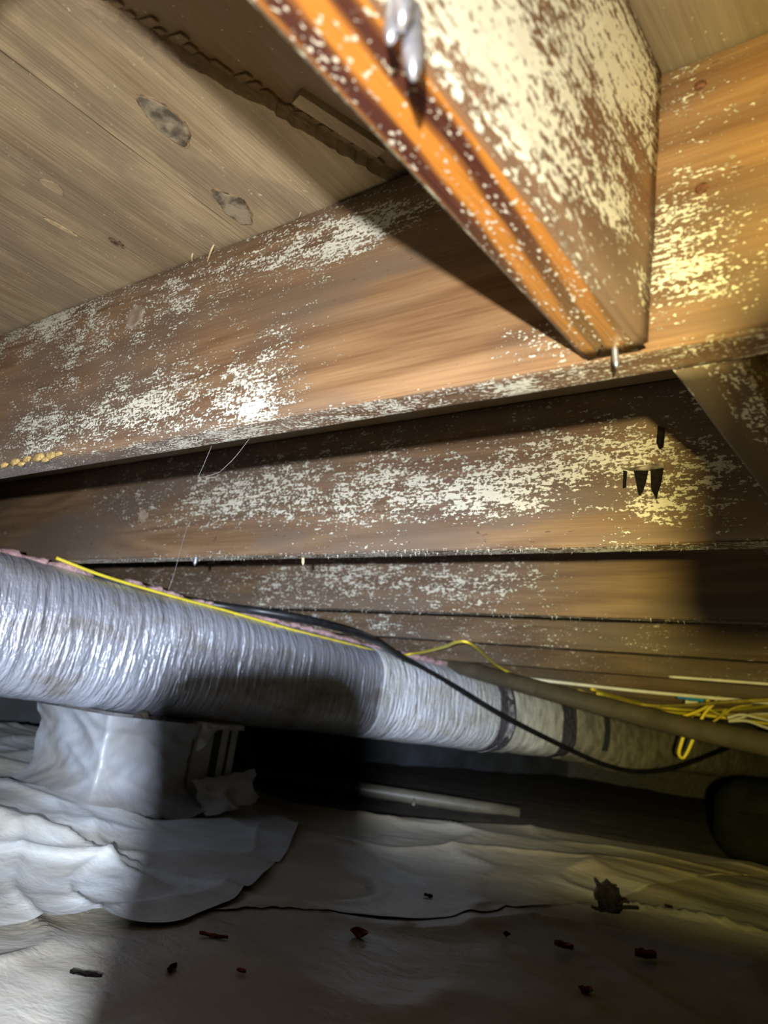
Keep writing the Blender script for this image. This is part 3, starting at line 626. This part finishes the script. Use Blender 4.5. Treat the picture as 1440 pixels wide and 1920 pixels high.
# pier wrapped in plastic
PX0, PX1, PY0, PY1 = -1.56, -1.335, .905, 1.105
pier = empty('wrapped_pier', (-1.44, 1.0, GZ)); tag(pier, 'short pier wrapped in wrinkled white plastic under the foil duct', 'pier')
bbox('pier_block', PX0 + .01, PX1 - .012, PY0 + .012, PY1 - .01, GZ - .02, -.058, W['concrete'], pier, .004)
def drape(name, corners, ztop, zbot, flare, mat, parent, seed, nu=90, nv=46, amp=.010, toff=0.0):
    path = [Vector((x, y, 0)) for x, y in corners]; Ls = [0]
    for i in range(1, len(path)): Ls.append(Ls[-1] + (path[i] - path[i - 1]).length)
    cx_ = sum(p.x for p in path) / len(path); cy_ = sum(p.y for p in path) / len(path); V = []; Fc = []
    for j in range(nv + 1):
        v = j / nv
        for i in range(nu + 1):
            s = Ls[-1] * i / nu; k = max(q for q in range(len(Ls) - 1) if Ls[q] <= s + 1e-9); p = path[k].lerp(path[k + 1], (s - Ls[k]) / (Ls[k + 1] - Ls[k]))
            out = Vector((p.x - cx_, p.y - cy_, 0)).normalized(); f = flare * sm(.55, 1, v) ** 1.5
            w = amp * (.55 * ridge((s * 7 + seed + v * 2.2, v * 1.3, seed), 1.0) + .5 * ridge((s * 13 - v * 3.5, v * 2.2, seed + 2), 1.0) + .22 * ridge((s * 27 + v * 5, v * 6, seed + 5), 1.0)) * (1 - .3 * v)
            if toff: w += toff * max(0, .16 - v) * (1 + noise.noise(Vector((s * 14, seed, 0))))
            q = p + out * (f + w); zz = ztop + (zbot - ztop) * (1 - (1 - v) ** 1.15)
            if v > .8: zz = max(zz, 0) if False else zz + .012 * ridge((s * 16, seed, v * 4), 1.0) * (v - .8) * 5
            V.append(Vector((q.x, q.y, zz)))
    for j in range(nv):
        for i in range(nu): k = j * (nu + 1) + i; Fc.append((k, k + 1, k + nu + 2, k + nu + 1))
    return obj(name, V, Fc, mat, parent)
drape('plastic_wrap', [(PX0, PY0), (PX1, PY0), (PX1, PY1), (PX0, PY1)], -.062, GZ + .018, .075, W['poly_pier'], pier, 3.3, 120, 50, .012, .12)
# white metal post behind it with two dark channels
post = empty('white_post', (-1.40, 1.22, GZ)); tag(post, 'white metal post with dark vertical channels, right of the wrapped pier', 'post')
bbox('post_body', -1.47, -1.36, 1.135, 1.262, GZ - .02, -.055, W['whitepaint'], post, .003)
for y0, y1 in ((1.190, 1.212), (1.232, 1.240)): bbox('channel', -1.362, -1.3585, y0, y1, GZ + .03, -.070, W['slot'], post, .0008)
bbox('cap_plate', -1.48, -1.352, 1.12, 1.27, -.068, -.056, W['whitepaint'], post, .002)
def flap(name, px, X, mat, parent, amp=.01, seed=0):
    """a crumpled scrap spanned between four pixel corners lying about the plane X"""
    a, b, c, d = [atX(x, y, X + dx) for x, y, dx in px]; n = 16; V = []; Fc = []
    for j in range(n + 1):
        for i in range(n + 1):
            p = a.lerp(b, i / n).lerp(d.lerp(c, i / n), j / n); V.append(p + Vector((amp * ridge((p.y * 22 + seed, p.z * 30, 0), 1) ** 2, 0, amp * .5 * noise.noise(p * 30))))
    for j in range(n):
        for i in range(n): k = j * (n + 1) + i; Fc.append((k, k + 1, k + n + 2, k + n + 1))
    return obj(name, V, Fc, mat, parent)
flap('torn_plastic', [(370, 1352, .03), (432, 1362, .02), (398, 1372, .03), (366, 1412, .03)], -1.36, W['poly_left'], post, .012, 1)
flap('torn_plastic', [(352, 1462, .03), (470, 1440, .03), (476, 1498, .07), (380, 1530, .09)], -1.36, W['poly_left'], post, .02, 2)
flap('torn_plastic', [(455, 1445, .03), (464, 1450, .03), (476, 1496, .06), (455, 1500, .06)], -1.36, W['poly_left'], post, .01, 4)
# mud daubs on top of the pier
for k, (px, py) in enumerate([(258, 1347), (275, 1350), (292, 1352), (308, 1354), (270, 1342)]):
    c = atX(px, py, -1.325); bm = bmesh.new(); bmesh.ops.create_icosphere(bm, subdivisions=2, radius=.011)
    for v in bm.verts: v.co = v.co * (1 + .4 * noise.noise(v.co * 70 + Vector((k, 0, 0)))) + c
    me = bpy.data.meshes.new('mud_lump'); bm.to_mesh(me); bm.free(); me.materials.append(W['dirt']); o = bpy.data.objects.new('mud_lump', me); C.objects.link(o); o.parent = pier; o.matrix_parent_inverse = pier.matrix_world.inverted()

# drain pipe beyond the sheets
pv = empty('drain_pipe', (-1.7, 2.2, GZ)); tag(pv, 'cream plastic drain pipe with a tee and riser lying beyond the sheets', 'pipe')
a, b_ = Vector((-2.12, 1.90, -.232)), Vector((-1.33, 2.60, -.250)); dd = (b_ - a).normalized(); at_ = lambda t: a.lerp(b_, t)
tube('pipe_run', [at_(0), at_(.5), at_(1)], .023, W['pvc'], pv, 18, 4)
for t0, t1, r in ((.02, .16, .030), (.24, .31, .029), (.33, .40, .029), (.44, .47, .028)): tube('pipe_coupling', [at_(t0), at_((t0 + t1) / 2), at_(t1)], r, W['pvc'], pv, 18, 2)
tp = at_(.10); tube('riser_pipe', [tp, tp + Vector((-.01, -.01, .06)), tp + Vector((-.03, -.02, .12)), tp + Vector((-.03, -.02, .30))], .026, W['pvc'], pv, 18, 6)
tube('pipe_coupling', [tp + Vector((-.03, -.02, .16)), tp + Vector((-.03, -.02, .20))], .031, W['pvc'], pv, 18, 1, straight=True)
lg = at_(.66); tube('support_stake', [lg + Vector((0, -.02, 0)), lg + Vector((.01, -.03, -.04))], .008, W['pvc'], pv, 8, 1, straight=True)

# dark wrapped drum at the right edge
dc = atD(1452, 1548, 2.45); V = []; Fc = []; n, m = 30, 40
dr = empty('wrapped_drum', (dc.x, dc.y, GZ)); tag(dr, 'dark olive rounded drum on the ground at the right edge', 'drum')
for i in range(n + 1):
    th = PI * i / n
    for k in range(m):
        ph = 2 * PI * k / m; e = Vector((math.sin(th) * math.cos(ph), math.sin(th) * math.sin(ph), math.cos(th)))
        kk = (abs(e.x) ** 3 + abs(e.y) ** 3 + abs(e.z) ** 3) ** (-1 / 3) * (1 + .02 * noise.noise(e * 3)); V.append(Vector((dc.x + .17 * kk * e.x, dc.y + .17 * kk * e.y, dc.z + .135 * kk * e.z)))
for i in range(n):
    for k in range(m): k2 = (k + 1) % m; Fc.append((i * m + k, (i + 1) * m + k, (i + 1) * m + k2, i * m + k2))
obj('drum_body', V, Fc, W['drum'], dr)
hp = [dc + Vector((.175 * math.cos(t), .175 * math.sin(t), .03)) for t in np.linspace(0, 2 * PI, 49)]
tube('drum_hoop', hp, .005, W['drum'], dr, 6, straight=True)

# ------------------------------------------------------------------ litter on the sheets
def lit_z(x, y): return max(ground(x, y) + .006 + wr(x, y, 2.0, .8), -1)
def leaf(px, py, ln, wd_, ang, lab, mat='leaf', z=None, curl=.6):
    ln *= 1.45; wd_ *= 1.6
    p = atZ(px, py, GZ + .004); zz = lit_z(p.x, p.y) - .0015 if z is None else z(p.x, p.y) + .0006; p = atZ(px, py, zz); n = 8; V = []; Fc = []
    for i in range(n + 1):
        t = i / n; w = wd_ * (math.sin(PI * min(1, t * .97 + .03)) ** .7)
        for s in (-1, -.5, 0, .5, 1):
            x, y = (t - .5) * ln, s * w * .5 * (1 + .2 * noise.noise(Vector((t * 6, s, px)))); c, q = math.cos(ang), math.sin(ang)
            V.append(Vector((p.x + x * c - y * q, p.y + x * q + y * c, zz + curl * wd_ * (abs(s) ** 1.5) * .5 + .15 * ln * (t - .5) ** 2 + .002 * noise.noise(Vector((t * 5, s * 2, py))))))
    for i in range(n):
        for k in range(4): j = i * 5 + k; Fc.append((j, j + 1, j + 6, j + 5))
    o = obj('dry_leaf', V, Fc, W[mat]); tag(o, lab, 'leaf', 'dead leaves on the plastic')
leaf(1211, 1797, .020, .017, .8, 'largest round rust brown leaf, low right on the near sheet')
leaf(1057, 1778, .017, .012, .2, 'rusty leaf left of the largest round one, below the root tuft')
leaf(1098, 1862, .014, .010, 1.6, 'dark brown leaf lowest right, under the other two')
leaf(672, 1757, .020, .014, 2.3, 'rusty leaf in the middle, just below the sheet overlap')
leaf(400, 1758, .022, .006, .6, 'narrow dark leaf lying level, left of the rusty middle leaf')
leaf(322, 1819, .018, .005, 2.2, 'thin dark leaf near the shadow edge, bottom left', 'root')
leaf(160, 1831, .020, .006, .7, 'dark curled leaf at bottom left on the lit plastic', 'root')
leaf(452, 1823, .007, .005, .3, 'tiny reddish leaf crumb below the narrow dark leaf')
leaf(950, 1755, .014, .006, 2.0, 'small dark leaf between the rusty middle leaf and the root tuft', 'root')
leaf(803, 1682, .010, .008, .3, 'small dark leaf above the sheet overlap, middle right', 'root', zM)
leaf(1254, 1703, .009, .008, .3, 'small round dark leaf right of the root tuft', 'root', zM)
leaf(95, 1635, .008, .005, .3, 'tiny brown leaf crumb on the bright left sheet', 'leaf', zM)
# root tuft poking through the overlap
rp = atZ(1146, 1697, GZ + .02); rt = empty('root_tuft', rp); tag(rt, 'dark tuft of looping roots poking through the sheet overlap', 'roots')
bm = bmesh.new(); bmesh.ops.create_icosphere(bm, subdivisions=3, radius=.024)
for v in bm.verts: v.co = Vector((v.co.x * .8, v.co.y * .8, v.co.z * 1.2)) * (1 + .6 * noise.noise(v.co * 60)) + rp
me = bpy.data.meshes.new('root_clump'); bm.to_mesh(me); bm.free(); me.materials.append(W['root']); o = bpy.data.objects.new('root_clump', me); C.objects.link(o); o.parent = rt; o.matrix_parent_inverse = rt.matrix_world.inverted()
rD = float(R[:, 2] @ np.array(rp))
for pp in ([(1140, 1690), (1128, 1672), (1120, 1655), (1130, 1668), (1142, 1686)], [(1142, 1705), (1125, 1710), (1114, 1720), (1125, 1730), (1145, 1725), (1155, 1708)], [(1130, 1690), (1118, 1684), (1120, 1676), (1132, 1680)],
           [(1150, 1703), (1175, 1702), (1198, 1703)], [(1160, 1696), (1168, 1690), (1180, 1692)], [(1136, 1700), (1120, 1704), (1110, 1700)]):
    tube('root', [atD(x, y, rD - .02) for x, y in pp], 0.0024, W['root'], rt, 6, 8)

# cobweb strands
cw_ = [([(468, 822), (440, 858), (412, 885)], .395), ([(397, 836), (376, 885), (370, 893)], .395), ([(412, 885), (388, 893), (372, 895)], .395)]
o = empty('cobweb', atY(468, 822, .395)); tag(o, 'fine cobweb strands hanging from the nearest joist', 'cobweb')
for pp, Y in cw_: tube('web_strand', [atY(x, y, Y) for x, y in pp], 0.00009, W['silk'], o, 5, 6)
o2 = empty('cobweb', atY(352, 985, .752)); tag(o2, 'single cobweb strand hanging from the second joist to the duct', 'cobweb')
tube('web_strand', [atY(x, y, .75) for x, y in ((352, 985), (336, 1040), (326, 1078), (316, 1106))], 0.0002, W['silk'], o2, 5, 6)

# ------------------------------------------------------------------ foundation walls
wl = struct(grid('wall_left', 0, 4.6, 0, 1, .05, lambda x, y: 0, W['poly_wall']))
me = wl.data
V = [v.co for v in me.vertices]
nxw, nyw = int(4.6 / .05), int(1 / .05)
for j in range(nyw + 1):
    for i in range(nxw + 1):
        y = -2.2 + 9.2 * i / nxw; z = -.30 + .70 * j / nyw; me.vertices[j * (nxw + 1) + i].co = Vector((-3.14 + .03 * ridge((y * 3, z * 5, 0), 1) ** 2 * (1 - j / nyw) + .012 * noise.noise(Vector((y * 6, z * 6, 1))), y, z))
struct(bbox('wall_back', -3.2, 1.66, 7.0, 7.15, -.35, ZT + .02, W['concrete']))
struct(bbox('wall_right', 1.6, 1.75, -2.2, 7.0, -.35, ZT + .02, W['concrete']))
struct(bbox('wall_near', -3.2, 1.66, -2.35, -2.2, -.35, ZT + .02, W['concrete']))

# the photographer's phone, held just behind the lens: its shadow falls across the duct and the ground
ph = empty('phone', (0, 0, 0)); tag(ph, 'black phone held at the viewpoint, with added shadow blockers for finger and sleeve', 'phone')
LC = R.T @ np.array(LAMP)                               # the lamp in camera axes (right, down, forward)
def plate(name, x0, x1, y0, y1, f, r, th=.008):
    """rounded slab facing the scene; its outline is given where its shadow rays cross the lens plane and drawn back to distance f"""
    k = (f - LC[2]) / (-.009 - LC[2]); ol = []
    for (qx, qy, a0) in ((x1 - r, y0 + r, -90), (x1 - r, y1 - r, 0), (x0 + r, y1 - r, 90), (x0 + r, y0 + r, 180)):
        for q in range(7): a = math.radians(a0 + 15 * q); ol.append((LC[0] + (qx + r * math.cos(a) - LC[0]) * k, LC[1] + (qy + r * math.sin(a) - LC[1]) * k))
    n = len(ol); V = [Vector(R[:, 0] * x + R[:, 1] * y + R[:, 2] * f) for x, y in ol] + [Vector(R[:, 0] * x + R[:, 1] * y + R[:, 2] * (f - th)) for x, y in ol]
    return obj(name, V, [tuple(range(n)), tuple(range(n, 2 * n))[::-1]] + [(i, (i + 1) % n, n + (i + 1) % n, n + i) for i in range(n)], W['phone'], ph, smooth=False)
plate('phone_body', -.079, -.027, -.010, .15, -.009, .012)
plate('clamp', .035, .10, -.068, -.009, -.045, .012)  # added unseen slab standing in for a finger, darkens the right of the joists
gk = (-.04 - LC[2]) / (-.009 - LC[2])
gp = [Vector(R[:, 0] * (LC[0] + (x - LC[0]) * gk) + R[:, 1] * (LC[1] + (y - LC[1]) * gk) + R[:, 2] * -.04) for x, y in ((-.050, .058), (-.01, .068), (.06, .084), (.14, .104))]
tube('arm_shade_tube', gp, .026, W['phone'], ph, 16, 6)  # added unseen tube standing in for the sleeved arm that shades the ground
